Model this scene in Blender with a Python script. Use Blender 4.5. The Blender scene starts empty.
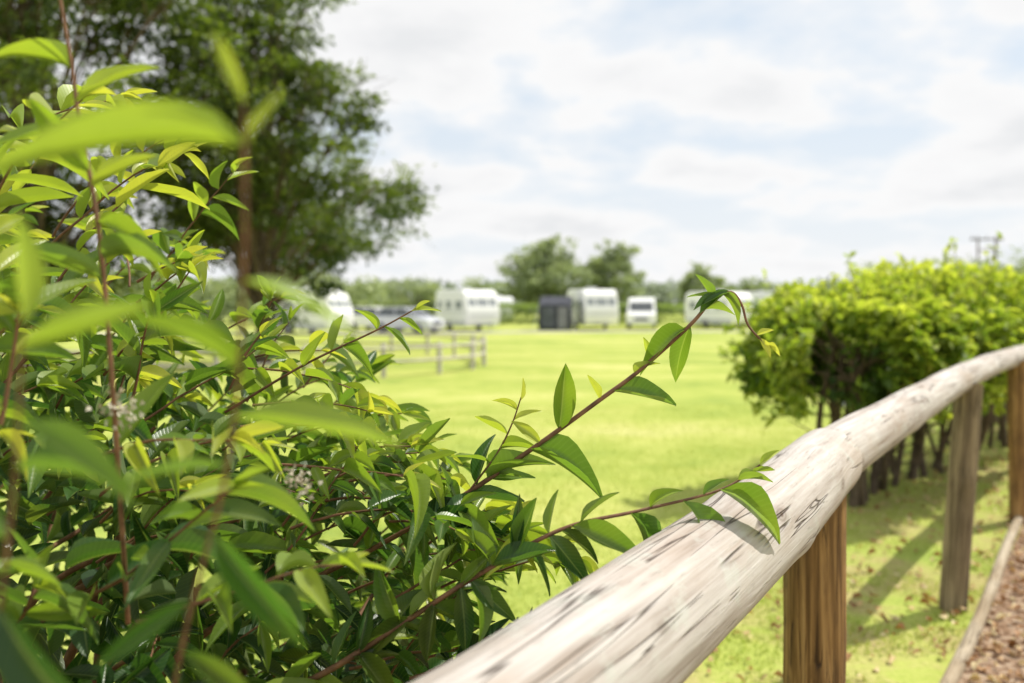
import bpy, math, random, bmesh
import numpy as np
from mathutils import Vector, noise, Matrix

random.seed(7); rng = np.random.default_rng(7)
scene = bpy.context.scene
scene.view_settings.view_transform = 'Standard'
scene.view_settings.look = 'None'
scene.view_settings.exposure = 0
col = scene.collection

# ------------------------------------------------------------------ helpers
def empty(name, loc=(0,0,0), rotz=0):
    o = bpy.data.objects.new(name, None); o.empty_display_size = .2
    o.location = loc; o.rotation_euler = (0,0,rotz); col.objects.link(o); return o

def np_mesh(name, V, F, mat, attrs=None, parent=None, smooth=True):
    V = np.asarray(V, dtype=np.float32); F = np.asarray(F, dtype=np.int32)
    me = bpy.data.meshes.new(name)
    me.vertices.add(len(V)); me.vertices.foreach_set('co', V.ravel())
    k = F.shape[1]
    me.loops.add(F.size); me.loops.foreach_set('vertex_index', F.ravel())
    me.polygons.add(len(F)); me.polygons.foreach_set('loop_start', np.arange(len(F), dtype=np.int32)*k)
    me.polygons.foreach_set('use_smooth', np.full(len(F), smooth, dtype=bool))
    me.update(calc_edges=True)
    if attrs:
        for n,a in attrs.items():
            a = np.asarray(a, dtype=np.float32)
            if a.ndim == 1:
                t = me.attributes.new(n, 'FLOAT', 'POINT'); t.data.foreach_set('value', a)
            else:
                t = me.attributes.new(n, 'FLOAT_VECTOR', 'POINT'); t.data.foreach_set('vector', a.ravel())
    me.validate()
    if mat: me.materials.append(mat)
    o = bpy.data.objects.new(name, me); col.objects.link(o)
    if parent: o.parent = parent
    return o

def leaf_template(rows, cols, fold=.25, bend=.15, wpow=.9, peak=.45, side=0):
    V=[];U=[]
    for i in range(rows+1):
        v=i/rows
        e=math.log(.5)/math.log(peak)
        w=max(math.sin(math.pi*(v**e))**wpow,.03)*.5
        for j in range(cols):
            u=-1+2*j/(cols-1)
            x=u*w+side*v*v; z=abs(u)*w*fold*2 - bend*v*v + .025*math.sin(v*9+u)*abs(u)
            V.append((x,v,z)); U.append((u,v,0))
    F=[]
    for i in range(rows):
        for j in range(cols-1):
            a=i*cols+j; F.append((a,a+1,a+cols+1,a+cols))
    return np.array(V),np.array(F),np.array(U)

class Leaves:
    def __init__(s): s.d=[]
    def add(s,p,d,n,L,W,r): s.d.append((p[0],p[1],p[2],d[0],d[1],d[2],n[0],n[1],n[2],L,W,r))
    def extend(s,P,D,N,L,W,R):
        s.d += list(map(tuple,np.column_stack([P,D,N,L,W,R])))
    def build(s,name,mat,templates,parent=None):
        A=np.array(s.d); 
        Vs=[];Fs=[];Us=[];Rs=[];off=0
        idx=np.arange(len(A))%len(templates)
        for t,(TV,TF,TU) in enumerate(templates):
            B=A[idx==t]
            if not len(B): continue
            P=B[:,0:3];D=B[:,3:6];N=B[:,6:9];L=B[:,9];W=B[:,10]
            D=D/np.maximum(np.linalg.norm(D,axis=1,keepdims=True),1e-9)
            X=np.cross(D,N); X/=np.maximum(np.linalg.norm(X,axis=1,keepdims=True),1e-9)
            Z=np.cross(X,D)
            V=(P[:,None,:]+X[:,None,:]*(TV[None,:,0:1]*W[:,None,None])+D[:,None,:]*(TV[None,:,1:2]*L[:,None,None])
               +Z[:,None,:]*(TV[None,:,2:3]*np.minimum(L,W*3)[:,None,None]))
            n=len(TV)
            F=(TF[None,:,:]+(np.arange(len(B))*n)[:,None,None]).reshape(-1,4)+off
            off+=n*len(B)
            Vs.append(V.reshape(-1,3));Fs.append(F);Us.append(np.tile(TU,(len(B),1)));Rs.append(np.repeat(B[:,11],n))
        return np_mesh(name,np.vstack(Vs),np.vstack(Fs),mat,{'luv':np.vstack(Us),'rnd':np.concatenate(Rs)},parent)

class Tubes:
    def __init__(s): s.V=[];s.F=[];s.C=[];s.n=0
    def add(s,pts,radii,seg=8,cap=False,rfun=None):
        pts=[Vector(p) for p in pts]; N=len(pts)
        t0=(pts[1]-pts[0]).normalized()
        up=Vector((0,0,1)) if abs(t0.z)<.9 else Vector((1,0,0))
        a=t0.cross(up).normalized(); dist=0
        for i in range(N):
            t=(pts[min(i+1,N-1)]-pts[max(i-1,0)]).normalized()
            a=(a-t*a.dot(t)).normalized(); b=t.cross(a)
            if i: dist+=(pts[i]-pts[i-1]).length
            for j in range(seg):
                th=2*math.pi*j/seg; r=radii[i]
                if rfun: r*=rfun(th,dist)
                s.V.append(tuple(pts[i]+(a*math.cos(th)+b*math.sin(th))*r))
                s.C.append((math.cos(th)*max(r,.03),math.sin(th)*max(r,.03),dist))
        for i in range(N-1):
            for j in range(seg):
                k=s.n+i*seg; s.F.append((k+j,k+(j+1)%seg,k+seg+(j+1)%seg,k+seg+j))
        s.n+=N*seg
    def build(s,name,mat,parent=None):
        return np_mesh(name,s.V,s.F,mat,{'luv':np.array(s.C)},parent)

def catmull(pts,k=6):
    P=[Vector(p) for p in pts]; P=[P[0]*2-P[1]]+P+[P[-1]*2-P[-2]]; out=[]
    for i in range(1,len(P)-2):
        for j in range(k):
            t=j/k; a,b,c,d=P[i-1],P[i],P[i+1],P[i+2]
            out.append(.5*((2*b)+(c-a)*t+(2*a-5*b+4*c-d)*t*t+(3*b-a-3*c+d)*t**3))
    out.append(P[-2]); return out

# ---- node helpers
def new_mat(name):
    m=bpy.data.materials.new(name); m.use_nodes=True; nt=m.node_tree; nt.nodes.clear()
    out=nt.nodes.new('ShaderNodeOutputMaterial'); return m,nt,out
def N(nt,t,**k):
    n=nt.nodes.new(t)
    for a,b in k.items(): setattr(n,a,b)
    return n
def ramp(nt,src,stops,interp='LINEAR'):
    r=N(nt,'ShaderNodeValToRGB'); e=r.color_ramp.elements; r.color_ramp.interpolation=interp
    while len(e)>1: e.remove(e[-1])
    e[0].position=stops[0][0]; e[0].color=tuple(stops[0][1])+(1,)
    for p,c in stops[1:]:
        x=e.new(p); x.color=tuple(c)+(1,)
    nt.links.new(src,r.inputs[0]); return r.outputs[0]
def math_(nt,op,a,b=None,c=None,clamp=False):
    n=N(nt,'ShaderNodeMath',operation=op,use_clamp=clamp)
    for i,v in enumerate((a,b,c)):
        if v is None: continue
        if isinstance(v,(int,float)): n.inputs[i].default_value=v
        else: nt.links.new(v,n.inputs[i])
    return n.outputs[0]
def mixc(nt,f,a,b,mode='MIX'):
    n=N(nt,'ShaderNodeMix',data_type='RGBA',blend_type=mode)
    for i,v in ((0,f),(6,a),(7,b)):
        if isinstance(v,(int,float)): n.inputs[i].default_value=v
        elif isinstance(v,tuple): n.inputs[i].default_value=v+(1,)
        else: nt.links.new(v,n.inputs[i])
    return n.outputs[2]
def noise_(nt,vec,scale,detail=4,rough=.55,dist=0):
    n=N(nt,'ShaderNodeTexNoise'); n.inputs['Scale'].default_value=scale; n.inputs['Detail'].default_value=detail
    n.inputs['Roughness'].default_value=rough; n.inputs['Distortion'].default_value=dist
    if vec is not None: nt.links.new(vec,n.inputs['Vector'])
    return n.outputs[0]
def mapping(nt,vec,sc):
    n=N(nt,'ShaderNodeMapping'); n.inputs['Scale'].default_value=sc; nt.links.new(vec,n.inputs['Vector']); return n.outputs[0]
def bsdf(nt,colr,rough=.6,spec=.5,bump=None,bstr=.3,bdist=.01,metal=0):
    b=N(nt,'ShaderNodeBsdfPrincipled')
    if isinstance(colr,tuple): b.inputs['Base Color'].default_value=colr+(1,)
    else: nt.links.new(colr,b.inputs['Base Color'])
    if isinstance(rough,(int,float)): b.inputs['Roughness'].default_value=rough
    else: nt.links.new(rough,b.inputs['Roughness'])
    b.inputs['Specular IOR Level'].default_value=spec; b.inputs['Metallic'].default_value=metal
    if bump is not None:
        bn=N(nt,'ShaderNodeBump'); bn.inputs['Strength'].default_value=bstr; bn.inputs['Distance'].default_value=bdist
        nt.links.new(bump,bn.inputs['Height']); nt.links.new(bn.outputs[0],b.inputs['Normal'])
    return b.outputs[0]
def attr(nt,name,out='Fac'):
    n=N(nt,'ShaderNodeAttribute'); n.attribute_name=name; return n.outputs[out]

def simple_mat(name,c,rough=.5,spec=.5,var=.12,scale=3,metal=0):
    m,nt,out=new_mat(name); tc=N(nt,'ShaderNodeTexCoord').outputs['Object']
    n=noise_(nt,tc,scale,3)
    a=tuple(x*(1-var) for x in c); b=tuple(min(1,x*(1+var)) for x in c)
    cc=ramp(nt,n,[(.3,a),(.7,b)])
    nt.links.new(bsdf(nt,cc,rough,spec,metal=metal),out.inputs[0]); return m

def foliage_mat(name,stops,trans=.35,tint=(1.6,1.9,.6),rough=.4,spec=.4,veins=False):
    m,nt,out=new_mat(name); r=attr(nt,'rnd')
    c=ramp(nt,r,stops)
    bump=None
    if veins:
        uv=attr(nt,'luv','Vector')
        tc=N(nt,'ShaderNodeTexCoord').outputs['Object']
        sp=N(nt,'ShaderNodeSeparateXYZ'); nt.links.new(uv,sp.inputs[0])
        au=math_(nt,'ABSOLUTE',sp.outputs[0])
        mid=math_(nt,'SUBTRACT',1.0,math_(nt,'MULTIPLY',au,9.0),clamp=True)
        ph=math_(nt,'SUBTRACT',math_(nt,'MULTIPLY',sp.outputs[1],15.0),math_(nt,'MULTIPLY',au,2.6))
        fr=math_(nt,'FRACT',ph)
        sv=math_(nt,'SUBTRACT',1.0,math_(nt,'MULTIPLY',math_(nt,'ABSOLUTE',math_(nt,'SUBTRACT',fr,.5)),5.0),clamp=True)
        n1=noise_(nt,tc,60,2)
        n3=noise_(nt,tc,9,2)
        c=mixc(nt,math_(nt,'MULTIPLY',n1,.25),c,(.05,.10,.02),'MIX')
        c=mixc(nt,math_(nt,'MULTIPLY',math_(nt,'SUBTRACT',n3,.5,clamp=True),1.4),c,(.36,.36,.07))
        c=mixc(nt,math_(nt,'MULTIPLY',sv,.14),c,(.25,.36,.10))
        c=mixc(nt,math_(nt,'MULTIPLY',mid,.55),c,(.36,.44,.15))
        bump=math_(nt,'SUBTRACT',math_(nt,'MULTIPLY',n1,.3),math_(nt,'ADD',math_(nt,'MULTIPLY',sv,.35),mid))
        geo=N(nt,'ShaderNodeNewGeometry')
        cu=mixc(nt,.5,c,(.24,.29,.14))
        c2=mixc(nt,geo.outputs['Backfacing'],c,cu)
    else: c2=c
    p=bsdf(nt,c2,rough,spec,bump,.22,.0015)
    tr=N(nt,'ShaderNodeBsdfTranslucent')
    nt.links.new(mixc(nt,1.0,c,tint,'MULTIPLY'),tr.inputs[0])
    mx=N(nt,'ShaderNodeMixShader'); mx.inputs[0].default_value=trans
    nt.links.new(p,mx.inputs[1]); nt.links.new(tr.outputs[0],mx.inputs[2]); nt.links.new(mx.outputs[0],out.inputs[0])
    return m

def wood_mat(name,stops,crack=1.0,tint=None,streak=(.05,.035,.025),lichen=0.,tf=.6):
    m,nt,out=new_mat(name); uv=attr(nt,'luv','Vector')
    g1=noise_(nt,mapping(nt,uv,(90,90,3.0)),1.0,4,.6,.2)
    g2=noise_(nt,mapping(nt,uv,(22,22,1.8)),1.0,3,.55,.2)
    big=noise_(nt,mapping(nt,uv,(9,9,4)),1.0,4,.6)
    f=math_(nt,'ADD',math_(nt,'MULTIPLY',g1,.6),math_(nt,'MULTIPLY',g2,.4))
    c=ramp(nt,f,stops)
    c=mixc(nt,math_(nt,'MULTIPLY',math_(nt,'MULTIPLY',math_(nt,'SUBTRACT',big,.46,clamp=True),5.0,clamp=True),tf),c,tint or (.30,.22,.13))
    if lichen:
        li=noise_(nt,mapping(nt,uv,(26,26,18)),1.0,4,.65)
        c=mixc(nt,math_(nt,'MULTIPLY',math_(nt,'MULTIPLY',math_(nt,'SUBTRACT',li,.55,clamp=True),9.0,clamp=True),lichen),c,(.50,.51,.45))
    def cracks(sc,ms,w,off,th=.46):
        cn=noise_(nt,mapping(nt,uv,sc),1.0,2,.5,.15)
        msk=noise_(nt,mapping(nt,uv,ms),1.0,2)
        cr=math_(nt,'SUBTRACT',1.0,math_(nt,'MULTIPLY',math_(nt,'ABSOLUTE',math_(nt,'SUBTRACT',cn,off)),w),clamp=True)
        return math_(nt,'MULTIPLY',cr,math_(nt,'MULTIPLY',math_(nt,'SUBTRACT',msk,th,clamp=True),14.0,clamp=True))
    cr=math_(nt,'MAXIMUM',cracks((26,26,.9),(9,9,3.7),85.0,.5,.47),cracks((55,55,1.6),(12,12,5.1),60.0,.47,.50))
    vo=N(nt,'ShaderNodeTexVoronoi'); vo.inputs['Scale'].default_value=1.0; nt.links.new(mapping(nt,uv,(11,11,5.2)),vo.inputs['Vector'])
    vc=N(nt,'ShaderNodeSeparateColor'); nt.links.new(vo.outputs['Color'],vc.inputs[0])
    kn=math_(nt,'MULTIPLY',math_(nt,'SUBTRACT',1.0,math_(nt,'MULTIPLY',vo.outputs['Distance'],6.0),clamp=True),math_(nt,'GREATER_THAN',vc.outputs[0],.55))
    rings=math_(nt,'MULTIPLY_ADD',math_(nt,'SINE',math_(nt,'MULTIPLY',vo.outputs['Distance'],90.0)),.25,.75)
    c=mixc(nt,math_(nt,'MULTIPLY',math_(nt,'MULTIPLY',kn,rings),1.0,clamp=True),c,(.12,.075,.045))
    spk=math_(nt,'MULTIPLY',math_(nt,'SUBTRACT',noise_(nt,mapping(nt,uv,(260,260,30)),1.0,2),.60,clamp=True),7,clamp=True)
    c=mixc(nt,math_(nt,'MULTIPLY',spk,.28),c,streak)
    c=mixc(nt,math_(nt,'MULTIPLY',cr,.85*crack),c,(.05,.032,.022))
    h=math_(nt,'SUBTRACT',math_(nt,'MULTIPLY',g1,.7),math_(nt,'MULTIPLY',cr,1.5))
    nt.links.new(bsdf(nt,c,.8,.2,h,.6,.004),out.inputs[0]); return m

def gz(y): 
    t=min(max((y-8)/44,0),1); t=t*t*(3-2*t); return -.44*t

# ------------------------------------------------------------------ world
SUN_EL=math.radians(52); SUN_AZ=math.radians(62)
w=bpy.data.worlds.new("World"); scene.world=w; w.use_nodes=True; nt=w.node_tree; nt.nodes.clear()
wo=N(nt,'ShaderNodeOutputWorld'); bg=N(nt,'ShaderNodeBackground'); bg.inputs[1].default_value=.15
sky=N(nt,'ShaderNodeTexSky'); sky.sky_type='NISHITA'; sky.sun_disc=False; sky.sun_elevation=SUN_EL; sky.sun_rotation=SUN_AZ
sky.air_density=1.0; sky.dust_density=1.2
tc=N(nt,'ShaderNodeTexCoord').outputs['Generated']
sp=N(nt,'ShaderNodeSeparateXYZ'); nt.links.new(tc,sp.inputs[0])
zz=math_(nt,'ADD',math_(nt,'MAXIMUM',sp.outputs[2],0.0),.24)
cx=math_(nt,'DIVIDE',sp.outputs[0],zz); cy=math_(nt,'DIVIDE',sp.outputs[1],zz)
cb=N(nt,'ShaderNodeCombineXYZ'); nt.links.new(cx,cb.inputs[0]); nt.links.new(cy,cb.inputs[1]); cb.inputs[2].default_value=4.2
n1=noise_(nt,cb.outputs[0],1.9,7,.50,.1)
cl=ramp(nt,n1,[(.40,(0,0,0)),(.475,(.55,.55,.55)),(.51,(1,1,1))])
shade=ramp(nt,n1,[(.49,(6.5,6.5,6.5)),(.57,(6.25,6.25,6.28)),(.66,(5.55,5.62,5.72))])
haze=mixc(nt,.88,sky.outputs[0],(5.05,5.6,6.15))
hz=math_(nt,'SUBTRACT',1.0,math_(nt,'MULTIPLY',sp.outputs[2],4.5),clamp=True)
base=mixc(nt,math_(nt,'MULTIPLY',hz,.85),haze,(6.15,6.22,6.3))
skyc=mixc(nt,cl,base,shade)
nt.links.new(skyc,bg.inputs[0]); nt.links.new(bg.outputs[0],wo.inputs[0])

sd=Vector((math.sin(SUN_AZ)*math.cos(SUN_EL),math.cos(SUN_AZ)*math.cos(SUN_EL),math.sin(SUN_EL)))
sl=bpy.data.lights.new('sun','SUN'); sl.energy=5.0; sl.angle=math.radians(.5); sl.color=(1,.95,.86)
so=bpy.data.objects.new('sun',sl); so.rotation_euler=sd.to_track_quat('Z','Y').to_euler(); so.location=(10,10,20); col.objects.link(so)

# ------------------------------------------------------------------ camera
cam=bpy.data.cameras.new('camera'); co=bpy.data.objects.new('camera',cam); col.objects.link(co); scene.camera=co
co.location=(0,0,1.3); co.rotation_euler=(math.radians(90),0,0); cam.lens=30; cam.sensor_width=36
cam.shift_y=-.0376; cam.clip_start=.02; cam.clip_end=6000
cam.dof.use_dof=True; cam.dof.focus_distance=1.15; cam.dof.aperture_fstop=3.2

# ------------------------------------------------------------------ materials
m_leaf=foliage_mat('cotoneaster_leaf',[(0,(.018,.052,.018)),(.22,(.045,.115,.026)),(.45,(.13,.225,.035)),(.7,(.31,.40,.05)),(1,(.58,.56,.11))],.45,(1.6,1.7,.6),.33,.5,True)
m_stem=simple_mat('shrub_stem_bark',(.19,.095,.05),.6,.3,.4,60)
m_twig=simple_mat('twig_bark',(.12,.09,.06),.85,.2,.35,20)
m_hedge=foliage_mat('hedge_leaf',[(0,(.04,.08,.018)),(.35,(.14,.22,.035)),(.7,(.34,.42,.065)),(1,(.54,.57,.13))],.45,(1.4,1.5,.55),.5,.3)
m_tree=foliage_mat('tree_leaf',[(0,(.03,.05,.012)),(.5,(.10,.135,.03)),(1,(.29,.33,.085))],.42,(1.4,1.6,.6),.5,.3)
m_ftree=foliage_mat('hazed_far_tree_leaf',[(0,(.23,.28,.16)),(.5,(.33,.39,.21)),(1,(.46,.51,.28))],.3,(1.3,1.35,.8),.7,.1)  # distance haze painted into the leaf colours: paler and greyer
m_haze=foliage_mat('hazed_treeline_leaf',[(0,(.28,.32,.25)),(1,(.39,.44,.32))],.2,(1.2,1.3,.8),.8,.1)  # leaf greens washed out to paint in the haze of the horizon
m_clip=foliage_mat('clipped_hedge_leaf',[(0,(.15,.23,.07)),(1,(.38,.46,.14))],.3,(1.4,1.5,.7),.6,.1)
m_rail=wood_mat('weathered_rail_wood',[(.33,(.26,.21,.17)),(.43,(.41,.36,.32)),(.53,(.50,.46,.42)),(.64,(.62,.58,.54))],1.0,(.40,.31,.24),(.10,.08,.065),.5,.5)
m_post=wood_mat('post_wood',[(.36,(.09,.05,.02)),(.47,(.25,.14,.05)),(.56,(.42,.25,.095)),(.66,(.52,.34,.15))],1.0,(.12,.07,.035))
m_post2=wood_mat('grey_olive_post_wood',[(.36,(.08,.06,.035)),(.47,(.20,.15,.09)),(.56,(.31,.24,.14)),(.66,(.40,.32,.20))],1.0,(.13,.10,.05))  # grey-olive wood for some of the farther posts
m_edge=wood_mat('edging_wood',[(.36,(.2,.15,.09)),(.5,(.42,.35,.25)),(.66,(.52,.45,.34))],.8)

# ------------------------------------------------------------------ ground
def ground_mat():
    m,nt,out=new_mat('grass_ground'); tc=N(nt,'ShaderNodeTexCoord').outputs['Object']
    sp=N(nt,'ShaderNodeSeparateXYZ'); nt.links.new(tc,sp.inputs[0])
    a=noise_(nt,tc,.16,4,.6); b=noise_(nt,tc,1.9,5,.65); c=noise_(nt,tc,45,3,.7)
    e=noise_(nt,mapping(nt,tc,(.25,1.0,1)),.9,3,.6)
    stripe=math_(nt,'SINE',math_(nt,'ADD',math_(nt,'MULTIPLY',sp.outputs[0],.35),math_(nt,'ADD',math_(nt,'MULTIPLY',sp.outputs[1],1.9),math_(nt,'MULTIPLY',a,6.0))))
    f=math_(nt,'ADD',math_(nt,'ADD',math_(nt,'MULTIPLY',a,.35),math_(nt,'MULTIPLY',b,.25)),math_(nt,'ADD',math_(nt,'MULTIPLY',c,.2),math_(nt,'MULTIPLY',e,.2)))
    f=math_(nt,'ADD',f,math_(nt,'MULTIPLY',stripe,.028))
    g=ramp(nt,f,[(.40,(.24,.32,.07)),(.48,(.36,.42,.09)),(.55,(.46,.485,.135)),(.62,(.55,.53,.21))])
    t=math_(nt,'SUBTRACT',sp.outputs[0],math_(nt,'MULTIPLY',sp.outputs[1],.70))
    mr=N(nt,'ShaderNodeMapRange'); nt.links.new(t,mr.inputs[0]); mr.inputs[1].default_value=-2.3; mr.inputs[2].default_value=-1.3
    pm=math_(nt,'MULTIPLY',mr.outputs[0],math_(nt,'MULTIPLY',math_(nt,'SUBTRACT',b,.45,clamp=True),7.0,clamp=True))
    litter=ramp(nt,c,[(.3,(.20,.14,.07)),(.55,(.42,.33,.16)),(.7,(.54,.44,.24))])
    g=mixc(nt,math_(nt,'MULTIPLY',pm,.7),g,litter)
    nt.links.new(bsdf(nt,g,.9,.05,math_(nt,'ADD',c,b),.35,.02),out.inputs[0]); return m
m_ground=ground_mat()
ys=[-40,-10,-3,0,2,4,6,8]+list(np.linspace(9,60,52))+[70,90,120,170,250,400,700,1300,2500]
xs=[-2500,-1000,-400,-150,-60]+list(np.linspace(-30,30,31))+[60,150,400,1000,2500]
V=[(x,y,gz(y)) for y in ys for x in xs]; nx=len(xs)
F=[(i*nx+j,i*nx+j+1,(i+1)*nx+j+1,(i+1)*nx+j) for i in range(len(ys)-1) for j in range(nx-1)]
np_mesh('grass_field',V,F,m_ground)

def path_mat():
    m,nt,out=new_mat('leafy_path'); tc=N(nt,'ShaderNodeTexCoord').outputs['Object']
    vo=N(nt,'ShaderNodeTexVoronoi'); vo.inputs['Scale'].default_value=45; nt.links.new(tc,vo.inputs['Vector'])
    a=noise_(nt,tc,4,4); c=noise_(nt,tc,60,3)
    vc=N(nt,'ShaderNodeSeparateColor'); nt.links.new(vo.outputs['Color'],vc.inputs[0])
    g=ramp(nt,vc.outputs[0],[(.1,(.12,.07,.04)),(.5,(.28,.18,.11)),(.9,(.46,.36,.26))])
    g=mixc(nt,math_(nt,'MULTIPLY',a,.45),g,(.24,.14,.08))
    nt.links.new(bsdf(nt,g,.9,.15,math_(nt,'ADD',vo.outputs['Distance'],c),.7,.01),out.inputs[0]); return m
m_path=path_mat()
def edge_x(y): return 1.5+(y-2.92)*.71
V=[];F=[];yy=np.linspace(-3,20,60)
for y in yy: V+= [(edge_x(y)+.02,y,gz(y)+.006),(edge_x(y)+2.3,y,gz(y)+.006)]
F=[(2*i,2*i+1,2*i+3,2*i+2) for i in range(len(yy)-1)]
np_mesh('leaf_covered_path',V,F,m_path)
T=Tubes()
pts=[(edge_x(y)+.014*math.sin(y*2.3),y,gz(y)+.022) for y in np.linspace(-2.5,16,60)]
T.add(pts,[.026]*60,8); T.build('timber_path_edging',m_edge)
m_road=simple_mat('site_road_gravel',(.42,.40,.37),.9,.2,.15,1.5)
V=[];yl=[(-60,44.5,49),(-30,45,49.5),(-12,46,50.5),(-4,48,51.5),(2,50,52.5),(10,51,53.2),(40,52,54)]
for x,a,b in yl: V+=[(x,a,gz(a)+.012),(x,b,gz(b)+.012)]
np_mesh('site_road',V,[(2*i,2*i+2,2*i+3,2*i+1) for i in range(len(yl)-1)],m_road)

TV=np.array([(-.5,0,0),(.5,0,0),(.12,1,.25),(-.12,1,.25)]);TF=np.array([(0,1,2,3)]);TU=np.array([(0,0,0),(0,0,0),(0,1,0),(0,1,0)])
n=110000
y=2.2+8.8*rng.random(n)**1.6; lo=-.35*y-.5; hi=np.minimum(edge_x(y)-.03,.62*y+.3); x=lo+(hi-lo)*rng.random(n)
pn=np.array([noise.noise(Vector((a*2.2,b*2.2,0))) for a,b in zip(x,y)])
keep=(pn+.25*rng.random(n)>-.02)|(x-.7*y<-2.0)
x=x[keep];y=y[keep];pn=pn[keep];n=len(x)
P=np.column_stack([x,y,np.array([gz(t) for t in y])])
D=np.column_stack([rng.normal(0,.6,n),rng.normal(0,.6,n),np.ones(n)])
Nn=rng.normal(0,1,(n,3));L=rng.uniform(.010,.028,n)*(1+.5*pn);W=rng.uniform(.003,.006,n)
G=Leaves();G.extend(P,D,Nn,L,W,np.clip(.5+.25*rng.normal(size=n)+pn*.4,0,1))
m_blade=foliage_mat('grass_blade',[(0,(.24,.32,.07)),(.5,(.38,.44,.09)),(1,(.56,.55,.21))],.4,(1.2,1.3,.7),.6,.1)
G.build('lawn_grass',m_blade,[(TV,TF,TU)])

m_dead=foliage_mat('fallen_leaf',[(0,(.20,.10,.04)),(.4,(.40,.22,.10)),(.75,(.58,.42,.20)),(1,(.66,.56,.32))],.15,(1.2,1,.6),.6,.3)
G=Leaves();n=4200
y=2.2+7*rng.random(n)**1.3; side=rng.random(n)<.78
x=np.where(side,edge_x(y)+rng.random(n)**1.2*1.9+.03,edge_x(y)-.05-1.5*rng.random(n)**1.3)
P=np.column_stack([x,y,np.array([gz(t) for t in y])+.012+.014*rng.random(n)])
ang=rng.random(n)*6.28
D=np.column_stack([np.cos(ang),np.sin(ang),rng.normal(0,.2,n)]);Nn=np.column_stack([rng.normal(0,.35,(n,2)),np.ones(n)])
G.extend(P,D,Nn,rng.uniform(.02,.05,n),rng.uniform(.012,.028,n),rng.random(n))
t_small=[leaf_template(3,3,.5,.3),leaf_template(3,3,-.3,-.2),leaf_template(3,3,.2,.5)]
G.build('fallen_leaves',m_dead,t_small)

# ------------------------------------------------------------------ rustic fence (foreground)
fence=empty('rustic_wooden_fence')
def densify(pts,step):
    c=catmull(pts,40); out=[c[0]];
    for p in c[1:]:
        if (p-out[-1]).length>=step: out.append(p)
    return out
def mkrfun(seed,knots,amp=.05):
    def f(th,s):
        v=1+amp*noise.noise(Vector((math.cos(th)*.9+seed,math.sin(th)*.9,s*2.2)))+.02*noise.noise(Vector((math.cos(th)*4+seed,math.sin(th)*4,s*9)))
        for (kt,ks,ka,kw) in knots:
            dt=math.atan2(math.sin(th-kt),math.cos(th-kt))*.07; v+=ka*math.exp(-((dt**2+(s-ks)**2)/(kw*kw)))
        return v
    return f
near=densify([(-.56,-.12,.968),(-.10,.52,.970),(.172,.94,.973),(.355,1.235,.976),(.60,1.665,.976),(.675,1.80,.975)],.012)
nn=len(near); rr=[]
for i in range(nn):
    k=(nn-1-i); r=.0625+.005*min(1,i/nn*1.3)
    if k<5: r*=[.55,.82,.93,.98,1.0][k]
    rr.append(r)
T=Tubes(); T.add(near+[near[-1]+(near[-1]-near[-2])*.05],rr+[.001],56,rfun=mkrfun(1.3,[(1.2,.9,.06,.035),(2.2,1.35,.07,.03),(.4,1.7,.05,.04),(1.8,1.95,.06,.03),(4.6,1.55,.09,.05),(5.2,1.95,.08,.06)]))
T.build('near_rail',m_rail,fence)
T=Tubes(); far=densify([(.60,1.70,.972),(1.2,2.6,.972),(1.9,3.63,.975),(2.6,4.6,.975),(3.4,5.62,.975),(4.4,6.9,.97)],.03)
T.add(far,[.060-.004*i/len(far) for i in range(len(far))],32,rfun=mkrfun(5.1,[(1,1,.08,.05),(2,2.1,.08,.05)],.06)); T.build('far_rail',m_rail,fence)
def post(nm,b,t,r,seed,mt):
    T=Tubes(); P=[Vector(b).lerp(Vector(t),i/40) for i in range(41)]
    T.add(P,[r]*41,32,rfun=mkrfun(seed,[(.5,.3,.1,.04),(3,.6,.1,.04)],.06)); T.build(nm,mt,fence)
post('post_1',(.612,1.735,-.05),(.618,1.742,.955),.062,2,m_post)
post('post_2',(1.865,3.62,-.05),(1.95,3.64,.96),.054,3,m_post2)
post('post_3',(3.02,5.08,-.05),(3.0,5.06,.96),.054,4,m_post)
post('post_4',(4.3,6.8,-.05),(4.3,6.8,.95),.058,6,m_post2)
post('post_5',(-.52,-.07,-.05),(-.52,-.07,.95),.060,5,m_post)

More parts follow.
